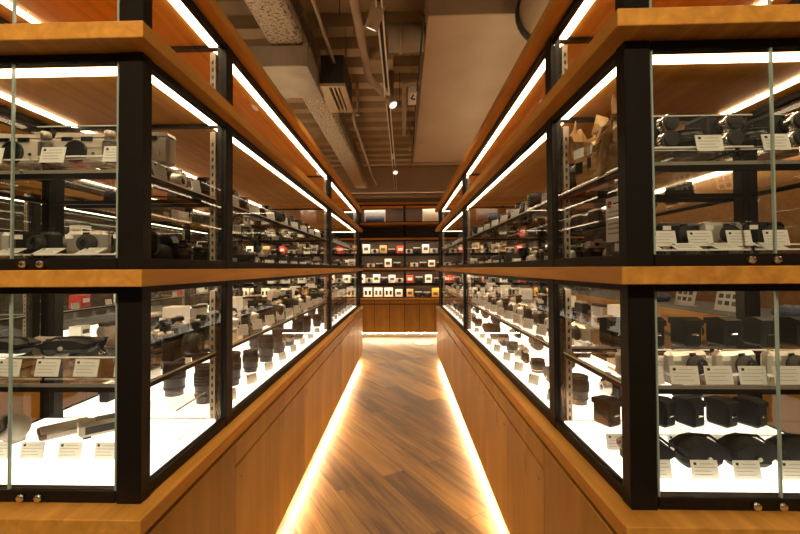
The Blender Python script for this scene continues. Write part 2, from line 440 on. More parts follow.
def card(w=.052, h=.042, lean=.18):
    b = card_mesh(w, h, lean)
    if lean < 1: b.T = Matrix.Identity(4); b.box(-w*.3, w*.3, .0, .016, 0, .0016, M['card'])
    else: b.T = Matrix.Identity(4); b.box(-w*.4, w*.4, .004, .03, 0, .004, M['card'])
    return b.build('price_card')
def riser(w, d, h):
    r = empty('acrylic_riser'); t = .004
    MB().box(-w/2, w/2, -d/2, d/2, h-t, h, M['acryl']).build('top_sheet', r)
    for s in (-1, 1): MB().box(s*w/2, s*(w/2-t), -d/2, d/2, 0, h-t, M['acryl']).build('leg', r)
    MB().box(-w/2, w/2, -d/2, -d/2+t, 0, h-t, M['acryl']).build('front_sheet', r)
    MB().box(-w/2, w/2, -d/2-.002, -d/2, h-.0035, h, M['aedge']).build('polished_edge', r)
    MB().box(-w/2, w/2, -d/2-.002, -d/2, 0, .0025, M['aedge']).build('polished_edge', r)
    return r
def screen(w=.25, h=.075):
    r = empty('acrylic_screen')
    MB().box(-w/2, w/2, -.0015, .0015, 0, h, M['acryl']).build('sheet', r)
    MB().box(-w/2, w/2, -.002, .002, h, h+.0025, M['aedge']).build('polished_edge', r)
    MB().box(-w/2, w/2, -.003, -.0015, .0, .004, M['aedge']).build('polished_edge', r)
    MB().box(-w/2, w/2, .0015, .010, 0, .003, M['acryl']).build('foot', r)
    return r
def shop_box(m='card', w=.09, d=.09, h=.07, band='ink'):
    r = empty('product_box')
    MB().box(-w/2, w/2, -d/2, d/2, 0, h*.74, M[m], .0015).build('body', r)
    MB().box(-w/2-.001, w/2+.001, -d/2-.001, d/2+.001, h*.742, h, M[m], .0015).build('lid', r)
    MB().box(-w*.36, w*.36, -d/2-.002, -d/2, h*.20, h*.55, M[band]).build('printed_label', r)
    return r
def paper_bag(seed=1, w=.13, h=.17):
    """a kraft bag, crumpled, its mouth pulled into points, clear film on its face"""
    rd = random.Random(seed); r = empty('paper_bag'); vs = []; fs = []
    rings = 9; per = 24; dep = .07
    for j in range(rings):
        t = j/(rings-1); tw = .72+.62*t
        for i in range(per):
            a = 2*PI*i/per; c, s_ = math.cos(a), math.sin(a); e = .55
            x = math.copysign(abs(c)**e, c)*w/2*tw; y = math.copysign(abs(s_)**e, s_)*dep/2*(1-.25*t)
            z = t*h*(1+.34*t*(abs(c)**3)-.20*t*abs(s_)+.08*t*math.sin(3*a+seed))
            k = (.009*t+.004) if j else .001
            vs.append((x+rd.uniform(-k, k), y+rd.uniform(-k, k), max(0, z+rd.uniform(-k, k)*(j > 0))))
    for j in range(rings-1):
        for i in range(per):
            q = (i+1) % per; fs.append((j*per+i, j*per+q, (j+1)*per+q, (j+1)*per+i))
    fs.append(tuple(range(per)))
    o = MB().add(vs, fs, M['kraft']).build('bag_body', r)
    md = o.modifiers.new('paper', 'SOLIDIFY'); md.thickness = .0015
    MB().box(-w*.34, w*.20, -dep*.5-.010, -dep*.5-.006, h*.20, h*.62, M['acryl']).build('window_film', r)
    MB().box(-w*.24, w*.06, -dep*.5-.0125, -dep*.5-.0102, h*.52, h*.68, M['card']).build('label_sticker', r)
    MB().box(-w*.20, w*.02, -dep*.5-.0125, -dep*.5-.0102, h*.24, h*.44, M['blk']).build('dark_item', r)
    return r
# plain single-mesh goods for what shows only a few pixels
def small_camera(col, kind='compact_camera'):
    b = MB().box(-.055, .055, -.018, .018, 0, .058, M[col], .006)
    b.box(-.05, .05, -.016, .016, .058, .070, M['sil' if col != 'sil' else 'rub'], .003)
    b.lathe([(.024, -.018), (.022, -.045), (.017, -.045), (.004, -.043)], M['lens'], 14, (0, 0, .032), 'y')
    return b.build(kind)
def small_box(m, band): 
    b = MB().box(-.045, .045, -.045, .045, 0, .085, M[m], .002); b.box(-.03, .03, -.0465, -.045, .03, .06, M[band])
    return b.build('product_box')
def phone_box(m):
    b = MB().box(-.075, .075, -.03, .03, 0, .17, M['card'], .002)
    for x in (-.035, .035): b.box(x-.02, x+.02, -.0315, -.03, .045, .12, M[m])
    return b.build('product_box')

MAKERS = {
    'blackslr': (lambda: slr('blk2'), 'black SLR camera', 'camera'),
    'silverslr': (lambda: slr('sil'), 'silver-topped SLR camera', 'camera'),
    'zoomslr': (lambda: slr('blk2', 1.5), 'long-lens black SLR camera', 'camera'),
    'range': (lambda: rangefinder('blk', 'sil'), 'black and chrome rangefinder camera', 'camera'),
    'brownrange': (lambda: rangefinder('brown', 'sil'), 'brown leather rangefinder camera', 'camera'),
    'blackrange': (lambda: rangefinder('blk', 'blk2'), 'all black rangefinder camera', 'camera'),
    'wide': (wide_rangefinder, 'champagne rangefinder with grey grip', 'camera'),
    'compact': (lambda: compact('sil'), 'silver compact camera', 'camera'),
    'blackcompact': (lambda: compact('blk2'), 'black compact camera', 'camera'),
    'tlr': (twin_lens, 'capped black twin-lens camera', 'camera'),
    'lens': (lambda: lens(.10, .036), 'black capped lens', 'lens'),
    'talllens': (lambda: lens(.135, .040), 'tall black capped lens', 'lens'),
    'shortlens': (lambda: lens(.06, .033, 'sil'), 'short silver-ringed lens', 'lens'),
    'pouch': (lambda: pouch('blk'), 'black leather pouch', 'pouch'),
    'bigpouch': (lambda: pouch('blk', .105, .066), 'wide black camera pouch', 'pouch'),
    'brownpouch': (lambda: pouch('brown'), 'brown leather pouch', 'pouch'),
    'case': (upright_case, 'black upright camera case', 'camera case'),
    'meter': (meter, 'silver flash unit', 'flash'),
    'disc': (dial_lens, 'round silver viewfinder', 'viewfinder'),
    'plate': (slab_plate, 'long flat champagne case', 'case'),
    'flatpouch': (lambda: pouch('blk', .12, .034), 'low black leather pouch', 'pouch'),
    'bowl': (cap_bowl, 'domed brown leather pouch', 'pouch'),
    'card': (lambda: card(), 'white price card', 'price card'),
    'widecard': (lambda: card(.06, .04, .2), 'wide white price card', 'price card'),
    'flatcard': (lambda: card(.055, .038, 1.15), 'white price card lying back', 'price card'),
    'riser': (lambda: riser(.23, .10, .055), 'clear acrylic riser', 'riser'),
    'lowriser': (lambda: riser(.23, .10, .038), 'low clear acrylic riser', 'riser'),
    'tray': (lambda: riser(.17, .12, .09), 'tall clear acrylic riser', 'riser'),
    'screen': (lambda: screen(), 'clear acrylic screen', 'screen'),
    'box': (lambda: shop_box('card'), 'white lidded box', 'box'),
    'redbox': (lambda: shop_box('red', .1, .08, .075, 'card'), 'red lidded box', 'box'),
    'yellowbox': (lambda: shop_box('yel', .12, .06, .16, 'ink'), 'yellow lidded box', 'box'),
    'bag': (lambda: paper_bag(1), 'open kraft paper bag', 'paper bag'),
    'bag2': (lambda: paper_bag(5, .085, .13), 'crumpled kraft paper bag', 'paper bag'),
    'smallcam': (lambda: small_camera('blk'), 'small black camera', 'camera'),
    'smallsil': (lambda: small_camera('sil'), 'small silver camera', 'camera'),
    'smallwhite': (lambda: small_box('card', 'ink'), 'small white carton', 'box'),
    'smallred': (lambda: small_box('red', 'card'), 'small red carton', 'box'),
    'smalltan': (lambda: small_box('kraft', 'ink'), 'small tan carton', 'box'),
    'phonebox': (lambda: phone_box('blk2'), 'white carton with two dark pictures', 'box'),
    'phonebox2': (lambda: phone_box('brown'), 'white carton with two brown pictures', 'box'),
}
PROTO = {}; SEEN = {}
ORD = 'first second third fourth fifth sixth seventh eighth ninth tenth eleventh twelfth thirteenth fourteenth fifteenth sixteenth seventeenth eighteenth nineteenth twentieth'.split()
ORD += ['twenty-'+o for o in ORD[:9]]+['thirtieth']+['thirty-'+o for o in ORD[:9]]
def put(kind, x, y, z, rz, place, group, start='from the front', jit=True):
    mk, look, cat = MAKERS[kind]
    if kind not in PROTO: o = PROTO[kind] = mk()
    else: o = dup(PROTO[kind])
    o.location = (x, y, z); o.rotation_euler = (0, 0, rz+(random.uniform(-.07, .07) if jit else 0))
    k = (look, place); SEEN[k] = SEEN.get(k, 0)+1
    tag(o, f'{ORD[SEEN[k]-1]} {look} {start}, {place}', cat, f'{look}s, {place}' if not look.endswith('s') else f'{look}, {place}')
    return o

# ------------------------------------------------------------------ room
struct(MB().box(-3.6, 3.6, -2.2, 7.6, -.05, 0, M['floor']).build('floor'), 'oak plank floor laid diagonally along the aisle', 'floor')
c = MB(); prof = []
pitch = .30; y = -2.2
while y < 7.5:
    prof += [(y, 3.0), (y+.12, 3.0), (y+.14, 3.085), (y+.28, 3.085)]; y += pitch
prof.append((y, 3.0)); vs = []
for x in (-3.6, 3.6): vs += [(x, a, b) for a, b in prof]
n = len(prof); c.add(vs, [(i, i+1, n+i+1, n+i) for i in range(n-1)], M['deck'])
co = c.build('ceiling'); md = co.modifiers.new('sheet', 'SOLIDIFY'); md.thickness = .003
struct(co, 'ribbed metal ceiling decking painted beige brown', 'ceiling')
struct(MB().box(-3.7, -3.6, -2.2, 7.6, 0, 3.1, M['wall']).build('wall_left'), 'dark wall beyond the left showcases', 'wall')
struct(MB().box(3.6, 3.7, -2.2, 7.6, 0, 3.1, M['wall']).build('wall_right'), 'dark wall beyond the right counter', 'wall')
struct(MB().box(-3.6, 3.6, 7.5, 7.6, 0, 3.1, M['wall']).build('wall_back'), 'dark wall behind the end display unit', 'wall')

# ------------------------------------------------------------------ showcases
T = .036
ZC, ZM, ZU, ZT = .704, 1.22, 1.744, 2.008        # upper faces of counter, middle, upper and top boards
ZS1, ZS2, ZD = .955, 1.455, .733                 # faces of the two inner shelves and of the lit deck
def showcase(s, xf, w, y0, y1, posts, side, bays, cab0, g=.038):
    X = lambda a: s*(xf+a)
    def bx(b, a0, a1, ya, yb, za, zb, m, bev=0.): b.box(X(a0), X(a1), ya, yb, za, zb, m, bev)
    # --- oak boards with their light strips
    for nm, z, lab in (('counter_top', ZC, 'oak counter board under the glass tiers of'), ('wooden_shelf', ZM, 'middle oak board between the glass tiers of'),
                       ('wooden_shelf', ZU, 'upper oak board with light strips of'), ('wooden_shelf', ZT, 'topmost oak board below the ceiling of')):
        r = empty(nm, (X(0), y0, z-T))
        b = MB(); b.T = Matrix.Translation((-X(0), -y0, -(z-T)))
        bx(b, 0, w, y0, y1, z-T, z, M['slab'], .0015); b.build('board', r)
        tag(r, f'{lab} the {side}', 'counter' if z == ZC else 'shelf', 'oak boards of the showcases')
    # --- glazed tiers
    tiers = [(ZC, ZM-T, 'lower'), (ZM, ZU-T, 'upper'), (ZU, ZT-T, 'topmost')]
    
    for z0, z1, tn in tiers:
        r = empty('glass_showcase', (X(0), y0, z0)); f = Matrix.Translation((-X(0), -y0, -z0))
        def part(name, fn):
            b = MB(); b.T = f; fn(b); b.build(name, r)
        gb = w-g
        for a0, a1 in ((g-.004, g+.052), (gb-.052, gb+.004)):
            part('post', lambda b: bx(b, a0, a1, y0+.055, y0+.090, z0, z1, M['black'], .002))
            part('post', lambda b: bx(b, a0, a1, y1-.06, y1-.03, z0, z1, M['black'], .002))
        for yp in posts:
            for a0, a1 in ((g-.002, g+.03), (gb-.03, gb+.002)):
                part('post', lambda b: bx(b, a0, a1, yp, yp+.05, z0, z1, M['black'], .002))
            part('rail', lambda b: bx(b, g+.03, gb-.03, yp+.012, yp+.032, z1-.012, z1-.001, M['black']))
            for a in (g+.034, gb-.052):
                def std(b):
                    bx(b, a, a+.018, yp-.004, yp+.03, z0+.01, z1-.035, M['steel' if a < w/2 else 'black'])
                    k = z0+.03
                    while k < z1-.06:
                        bx(b, a+.006, a+.012, yp-.0046, yp-.004, k, k+.012, M['slot']); 
                        a2 = a-.0006 if a < w/2 else a+.018
                        bx(b, a2, a2+.0006, yp+.009, yp+.015, k, k+.012, M['slot']); k += .025
                part('shelf_upright', std)
        zl = z1
        for q in ((.071, .103, y0+.15, y1-.10), (w-.152, w-.132, y0+.15, y1-.10), (.10, w-.10, y0+.118, y0+.148), (.10, w-.10, y1-.12, y1-.09)):
            part('light_strip', lambda b: bx(b, q[0], q[1], q[2], q[3], zl-.007, zl-.0005, M['led']))
        rh, rt = .026, .018
        for za, zb in ((z0, z0+rh), (z1-rt, z1)):
            part('rail', lambda b: bx(b, g, g+.022, y0+.090, y1-.06, za, zb, M['black'], .0015))
            part('rail', lambda b: bx(b, gb-.022, gb, y0+.090, y1-.06, za, zb, M['black'], .0015))
            part('rail', lambda b: bx(b, g+.056, gb-.056, y0+.058, y0+.084, za, zb, M['black'], .0015))
            part('rail', lambda b: bx(b, g+.048, gb-.048, y1-.055, y1-.035, za, zb, M['black'], .0015))
        def pane(name, a0, a1, ya, yb, edge=None):
            def fn(b):
                bx(b, a0, a1, ya, yb, z0+rh, z1-rt, M['glass'])
                if edge is not None:
                    for e in edge: bx(b, e-.002, e+.002, ya-.0004, yb+.0004, z0+rh, z1-rt, M['gedge'])
            part(name, fn)
        ys = [y0+.090]+[q for yp in posts for q in (yp, yp+.05)]+[y1-.06]
        for k in range(0, len(ys), 2):
            if ys[k+1]-ys[k] > .03:
                pane('glass_pane', g+.008, g+.013, ys[k], ys[k+1]); pane('glass_pane', gb-.013, gb-.008, ys[k], ys[k+1])
        mid = w/2-.02
        pane('sliding_door', g+.056, mid+.012, y0+.062, y0+.067, (g+.058, mid+.010))
        pane('sliding_door', mid-.012, gb-.056, y0+.073, y0+.078, (gb-.058,))
        pane('glass_pane', g+.05, gb-.05, y1-.048, y1-.043)
        if tn != 'topmost':
            for a in ((mid-.05, mid+.003, mid+.063) if s > 0 else (mid-.068, mid-.028)):
                def lock(b):
                    b.lathe([(.008, y0+.058), (.008, y0+.049), (.0065, y0+.047), (.002, y0+.0475)], M['chrome'], 14, (X(a), 0, z0+.013), 'y')
                part('lock', lock)
        tag(r, f'black framed glass {tn} tier of the {side}', 'showcase', 'glazed tiers of the showcases')
    r = empty('added_uplight', (X(w/2), (y0+y1)/2, ZT)); f = Matrix.Translation((-X(w/2), -(y0+y1)/2, -ZT))  # uplight added out of sight on the top board to brighten the ceiling
    b = MB(); b.T = f; bx(b, w/2-.03, w/2+.03, y0+.25, y1-.25, ZT, ZT+.03, M['steel']); b.build('channel', r)
    b = MB(); b.T = f; bx(b, w/2-.024, w/2+.024, y0+.26, y1-.26, ZT+.03, ZT+.036, M['up']); b.build('light_strip', r)
    tag(r, f'added warm light strip washing the ceiling from top of the {side}', 'light strip', 'added uplights on the showcases')
    # --- inner shelves, one per bay
    for z, tn in ((ZS1, 'lower'), (ZS2, 'upper')):
        for (ya, yb, bn) in bays:
            r = empty('glass_shelf', (X(w/2), (ya+yb)/2, z-.02)); f = Matrix.Translation((-X(w/2), -(ya+yb)/2, -(z-.02)))
            b = MB(); b.T = f; bx(b, .070, w-.070, ya, yb, z-.008, z, M['glass']); b.build('glass_sheet', r)
            b = MB(); b.T = f
            for a0, a1 in ((.070, .084), (w-.084, w-.070)): bx(b, a0, a1, ya, yb, z-.020, z-.008, M['black'])
            for p, q in ((ya, ya+.014), (yb-.014, yb)): bx(b, .084, w-.084, p, q, z-.020, z-.008, M['black'])
            b.build('shelf_frame', r)
            b = MB(); b.T = f; bx(b, .072, w-.072, ya-.002, ya, z-.008, z, M['dull']); bx(b, .0685, .070, ya, yb, z-.008, z-.004, M['aedge']); b.build('polished_edge', r)
            tag(r, f'{tn} glass shelf on black frame in the {bn} bay of the {side}', 'shelf', 'inner glass shelves')
    # --- lit deck
    for (ya, yb, bn) in bays:
        r = empty('light_panel', (X(w/2), (ya+yb)/2, ZC)); f = Matrix.Translation((-X(w/2), -(ya+yb)/2, -ZC))
        b = MB(); b.T = f; bx(b, .069, w-.069, ya, yb, ZC, ZC+.006, M['white']); b.build('housing', r)
        b = MB(); b.T = f; bx(b, .069, w-.069, ya, yb, ZC+.006, ZD, M['box']); b.build('diffuser', r)
        tag(r, f'glowing white light panel in the {bn} bay of the {side}', 'light panel', 'light panels in the showcases')
    # --- base cabinets
    wd = .449; k = 0; y = cab0
    while y < y1-.12:
        yb = min(y+wd, y1-.005)
        r = empty('base_cabinet', (X(w/2), (y+yb)/2, 0)); f = Matrix.Translation((-X(w/2), -(y+yb)/2, 0))
        def part(name, fn, par=r):
            b = MB(); b.T = f; fn(b); return b.build(name, par)
        part('carcass', lambda b: bx(b, .02, w-.02, y+.001, yb-.001, .10, ZC-T-.001, M['body']))
        part('plinth', lambda b: bx(b, .085, w-.085, y+.001, yb-.001, 0, .0995, M['dark']))
        if k == 0:
            part('door', lambda b: bx(b, .001, .0195, y+.001, yb-.0015, .1005, ZC-T-.012, M['door'], .001))
        else:
            part('door', lambda b: bx(b, .001, .0195, y+.0015, yb-.0015, .1005, .577, M['door'], .001))
            part('drawer_front', lambda b: bx(b, .001, .0195, y+.0015, yb-.0015, .585, ZC-T-.012, M['door'], .001))
            d = part('push_lock', lambda b: b.lathe([(.006, X(.001)), (.006, X(-.0015)), (.003, X(-.002))], M['steel'], 12, (0, y+.05, .53), 'x'))
        part('back_panel', lambda b: bx(b, w-.0195, w-.001, y+.001, yb-.001, .1005, ZC-T-.012, M['door'], .001))
        if k == 0: part('end_panel', lambda b: bx(b, .02, w-.02, y-.018, y, .1005, ZC-T-.012, M['door'], .001))
        tag(r, f'{ORD[k]} oak base cabinet from the front of the {side}', 'cabinet', f'oak base cabinets of the {side}')
        y = yb; k += 1
    r = empty('floor_light', (X(.05), (cab0+y1)/2, .078)); f = Matrix.Translation((-X(.05), -(cab0+y1)/2, -.078))
    b = MB(); b.T = f; bx(b, .030, .056, cab0+.01, y1-.04, .090, .0995, M['steel']); b.build('channel', r)
    b = MB(); b.T = f; bx(b, .033, .053, cab0+.012, y1-.042, .083, .0897, M['toe']); b.build('light_strip', r)
    tag(r, f'glowing light strip under the base cabinets of the {side}', 'light strip', 'floor lights under the cabinets')

LX, RX, LW, RW = .543, .438, .705, .735
Y0, Y1 = .815, 5.42
POSTS = (1.30, 3.20, 5.18)
BAYS = ((.915, 1.29, 'front'), (1.36, 3.19, 'middle'), (3.26, 5.17, 'far'))
showcase(-1, LX, LW, Y0, Y1, POSTS, 'left showcase', BAYS, Y0+.02, .040)
showcase(+1, RX, RW, Y0, Y1, POSTS, 'right showcase', BAYS, Y0+.02, .046)
# a second showcase across the next aisle on the left
showcase(-1, 2.15, .65, .4, 5.42, (2.3, 4.0), 'next aisle showcase', ((.505, 2.29, 'front'), (2.36, 3.99, 'middle'), (4.06, 5.35, 'far')), .42)

# ------------------------------------------------------------------ goods in the two showcases
random.seed(5)
def along(s, xf, w, side):
    rz = PI/2 if s < 0 else -PI/2; X = lambda a: s*(xf+a)
    seq = lambda ks, i: ks[i % len(ks)]
    mid_y = [1.46+.215*i for i in range(8)]; far_y = [3.36+.22*i for i in range(8)]
    us, ms, ls, ds = (f'{side} {q}, aisle side' for q in ('upper glass shelf', 'middle board', 'lower glass shelf', 'lit deck'))
    ub, mb, lb, db = (f'{side} {q}, rear side' for q in ('upper glass shelf', 'middle board', 'lower glass shelf', 'lit deck'))
    A = ['lens', 'blackslr', 'shortlens', 'zoomslr', 'silverslr', 'lens'] if s < 0 else ['talllens', 'zoomslr', 'blackslr', 'lens', 'silverslr', 'range']
    B = ['blackslr', 'zoomslr', 'blackrange', 'silverslr', 'blackslr'] if s < 0 else ['blackrange', 'blackslr', 'range', 'zoomslr']
    C = ['blackslr', 'range', 'blackrange', 'zoomslr', 'brownrange'] if s < 0 else ['compact', 'blackrange', 'blackcompact', 'range']
    D = ['talllens', 'talllens', 'lens', 'talllens', 'talllens', 'lens'] if s < 0 else ['lens', 'brownpouch', 'shortlens', 'range', 'shortlens', 'pouch']
    for i, y in enumerate(mid_y+far_y):
        put(seq(A, i), X(.185), y, ZS2, rz, us, '')
        put('card', X(.095), y+.03, ZS2, rz*.68, us, '')
        put(seq(B, i), X(.19), y, ZM, rz, ms, '')
        put('card', X(.095), y+.02, ZM, rz*.68, ms, '')
        put(seq(C, i), X(.195), y, ZS1, rz, ls, '')
        put(seq(D, i), X(.185), y, ZD, rz, ds, '')
        put('card', X(.098), y+.01, ZD, rz*.68, ds, '')
        if i % 2 == 0:
            put(seq(B, i+1), X(.34), y+.1, ZS2, rz, f'{side} upper glass shelf, centre', '')
            put(seq(C, i+2), X(.33), y+.1, ZM, rz, f'{side} middle board, centre', '')
            put(seq(B, i+2), X(.36), y+.08, ZS1, rz, f'{side} lower glass shelf, centre', '')
            put(seq(D, i+3), X(.35), y+.08, ZD, rz, f'{side} lit deck, centre', '')
        put(seq(['smallcam', 'smallcam', 'smallsil'], i), X(w-.15), y+.05, ZS2, -rz, ub, '')
        put(seq(['smallcam', 'smallsil', 'smallcam', 'smallwhite'], i), X(w-.15), y+.04, ZM, -rz, mb, '')
        put(seq(['smallsil', 'smallcam', 'smallwhite'], i), X(w-.15), y+.02, ZS1, -rz, lb, '')
        put(seq(['smallcam', 'smallsil', 'smalltan'], i), X(w-.15), y+.03, ZD, -rz, db, '')
    for i in range(11): put('card', X(.098), 1.42+.165*i, ZS1, rz*.68, ls, '')
    for i in range(11): put('card', X(.098), 3.32+.17*i, ZS1, rz*.68, ls, '')
# label start phrase: rows run away from the aisle mouth
_put = put
def put(kind, x, y, z, rz, place, start, jit=True): return _put(kind, x, y, z, rz, place, None, start or 'from the front', jit)
along(-1, LX, LW, 'left showcase'); along(+1, RX, RW, 'right showcase')

fa = 'from corner post'
# --- left front bay
L = lambda a: -(LX+a)
pl = 'left showcase upper shelf, front bay'
for x in (-.69, -.86, -1.03): put('wide', x, 1.035, ZS2+.038, 0, pl, fa, False)
for x in (-.755, -.993): put('lowriser', x, 1.0, ZS2, 0, pl, fa, False)
for x in (-.69, -.845, -1.0): put('widecard', x, .934, ZS2+.024, 0, pl, fa, False)
put('screen', -.765, .945, ZS2+.0385, 0, pl, fa, False)
pl = 'left showcase upper shelf, front bay side'
put('card', L(.085), 1.02, ZS2, PI/2, pl, ''); put('card', L(.085), 1.20, ZS2, PI/2, pl, ''); put('range', L(.17), 1.20, ZS2, PI/2, pl, '')
pl = 'left showcase middle board, front bay'
for i, x in enumerate((-.675, -.80, -.93, -1.06)): put(('blackcompact', 'compact', 'blackcompact', 'compact')[i], x, 1.0-.005, ZM+.038, 0, pl, fa)
for x in (-.755, -.993): put('lowriser', x, .968, ZM, 0, pl, fa, False)
for x in (-.66, -.755, -.86, -.96): put('flatcard', x, .93, ZM+.038, 0, pl, fa)
for i, x in enumerate((-.70, -.86, -1.0)): put(('zoomslr', 'blackslr', 'silverslr')[i], x, 1.17, ZM, 0, 'left showcase middle board, front bay rear', fa)
pl = 'left showcase lower shelf, front bay'
for x in (-.755, -.993): put('riser', x, 1.0, ZS1, 0, pl, fa, False)
for x in (-.655, -.755, -.85, -.945): put('widecard', x, .93, ZS1+.012, 0, pl, fa)
put('bowl', -.715, 1.03, ZS1+.055, 0, pl, fa); put('flatpouch', -.85, 1.0, ZS1+.055, .15, pl, fa)
put('flatpouch', -1.01, 1.0, ZS1+.055, -.1, pl, fa)
pl = 'left showcase lower shelf, front bay rear'
put('blackslr', L(.13), 1.18, ZS1, PI/2, pl, fa); put('range', -.80, 1.20, ZS1, 0, pl, fa); put('blackcompact', -.95, 1.2, ZS1, 0, pl, fa); put('compact', -1.08, 1.2, ZS1, 0, pl, fa)
pl = 'left showcase lit deck, front bay'
put('meter', -.895, 1.175, ZD, -.85, pl, fa, False); put('plate', -1.015, 1.18, ZD, -.75, pl, fa, False); put('disc', -1.105, 1.10, ZD, -.3, pl, fa, False)
for x in (-.77, -.865, -.965, -1.055): put('widecard', x, 1.015, ZD, 0, pl, fa)
put('tray', L(.16), 1.2, ZD, PI/2, pl, fa, False)
# --- right front bay
R = lambda a: RX+a
pl = 'right showcase upper shelf, front bay'
for x in (.658, .90): put('lowriser', x, 1.0, ZS2, 0, pl, fa, False)
for x in (.64, .79, .945): put('tlr', x, 1.04, ZS2+.038, .12, pl, fa, False)
for x in (.705, .86): put('shortlens', x, 1.01, ZS2+.038, 0, pl, fa)
for x in (.71, .86, 1.0): put('widecard', x, .938, ZS2+.030, 0, pl, fa, False)
put('screen', .685, .945, ZS2+.0385, 0, pl, fa, False)
pl = 'right showcase upper shelf, front bay side'
put('bag', R(.135), 1.205, ZS2, -PI/2+.3, pl, '', False); put('bag2', R(.110), 1.075, ZS2, -PI/2-.1, pl, '', False)
pl = 'right showcase middle board, front bay'
for x in (.658, .90): put('riser', x, 1.075, ZM, 0, pl, fa, False)
for x in (.575, .655, .745, .84, .93): put('widecard', x, 1.020, ZM+.05, 0, pl, fa, False)
for i, x in enumerate((.62, .73, .84, .95)): put(('blackcompact', 'blackcompact', 'compact', 'blackcompact')[i], x, 1.085, ZM+.055, 0, pl, fa)
for x in (.658, .90): put('lowriser', x, .965, ZM, 0, pl, fa, False)
for x in (.56, .65, .74, .84): put('flatcard', x, .925, ZM+.038, 0, pl, fa)
for i, x in enumerate((.60, .71, .83, .95)): put(('range', 'smallsil', 'brownrange', 'range')[i], x, 1.18, ZM, 0, 'right showcase middle board, front bay rear', fa)
pl = 'right showcase lower shelf, front bay'
for x in (.658, .90): put('riser', x, 1.09, ZS1, 0, pl, fa, False)
for x in (.56, .655, .75, .845, .94, 1.03): put('case', x, 1.09, ZS1+.055, .15, pl, fa)
for x in (.57, .685, .80, .915, 1.03): put('compact', x, 1.0, ZS1, .25, pl, fa)
for x in (.57, .66, .75, .85, .94): put('widecard', x, 1.035-.006, ZS1, 0, 'right showcase lower shelf, second front row', fa)
for x in (.555, .63, .705, .78, .855, .93): put('widecard', x, .918, ZS1+.001, 0, pl, fa)
pl = 'right showcase lit deck, front bay'
for x in (.59, .72, .835, .96): put('bigpouch', x, 1.01, ZD, random.uniform(-.1, .1), pl, fa)
for x in (.585, .69, .785, .89): put('widecard', x, .945, ZD, 0, pl, fa)
pl = 'right showcase lit deck, front bay rear'
for x in (.658, .90): put('lowriser', x, 1.15, ZD, 0, pl, fa, False)
for x in (.58, .66, .73, .81, .90, .98): put('case', x, 1.19-.02, ZD+.038, .4, pl, fa)
for x in (.57, .65, .73, .82, .91): put('widecard', x, 1.088, ZD, 0, pl, fa)

# sign card on the middle board of the right showcase, facing the aisle
r = empty('sign_card', (R(.095), 1.00, ZM), -PI/2+.10)
MB().box(-.05, .05, -.002, .002, .03, .175, M['card']).build('sheet', r)
b = MB().lathe([(.009, -.0026), (.009, -.002)], M['red'], 18, (-.034, 0, .158), 'y'); b.build('round_emblem', r)
b = MB()
for i, (a, c, z) in enumerate(((-.02, .042, .158), (-.04, .03, .138), (-.04, .02, .126), (-.042, .042, .108), (-.042, .035, .096), (-.042, .04, .084))): b.box(a, c, -.0026, -.002, z-.002, z+.002, M['ink' if i == 0 else 'tone'])
b.build('printed_lines', r)
MB().box(-.05, .05, -.0028, -.002, .03, .062, M['ink']).build('black_band', r)
MB().box(-.014, .014, -.0034, -.0028, .038, .058, M['card']).build('band_square', r)
MB().box(-.05, .05, -.012, .022, 0, .03, M['acryl']).build('holder', r)
tag(r, 'white sign card with red dot and black band, right showcase middle board', 'sign')

# ------------------------------------------------------------------ next aisles
random.seed(9)
side = 'next aisle showcase'
for i in range(11):
    y = .62+.44*i
    if any(abs(y-p) < .09 for p in (2.32, 4.02)): y += .13
    for z, q, ks in ((ZS2, 'upper glass shelf', ('smallcam', 'smallwhite')), (ZM, 'middle board', ('smallsil', 'smallcam')), (ZS1, 'lower glass shelf', ('smallwhite', 'smallcam', 'smallred')), (ZD, 'lit deck', ('smallcam', 'smallwhite'))):
        put(ks[i % len(ks)], -2.33, y, z, PI/2, f'{side}, {q}', '')
        put('widecard', -2.235, y+.16 if not any(abs(y+.16-p-.02) < .06 for p in (2.3, 4.0)) else y+.11, z, PI/2, f'{side}, {q}', '')
# wall counter on the right
r = empty('wall_counter', (2.5, 2.7, 0)); f = Matrix.Translation((-2.5, -2.7, 0))
def part(name, r, f, *boxes):
    b = MB(); b.T = f
    for q in boxes: b.box(*q)
    return b.build(name, r)
part('carcass', r, f, (2.06, 2.68, .0, 5.4, .1, .84, M['door']))
part('plinth', r, f, (2.14, 2.66, .0, 5.4, 0, .1, M['dark']))
part('oak_edge', r, f, (2.03, 2.70, -.02, 5.42, .84, .90, M['slab'], .002))
part('laminate_top', r, f, (2.05, 2.68, 0, 5.4, .9, .906, M['bgrey']))
part('back_board', r, f, (2.70, 2.74, 0, 5.4, 0, 2.3, M['panel']))
part('light_strip', r, f, (2.60, 2.66, .1, 5.3, 1.98, 2.0, M['led']))
part('canopy', r, f, (2.3, 2.70, 0, 5.4, 2.0, 2.04, M['slab']))
tag(r, 'oak wall counter with grey top beyond the right showcase', 'counter')
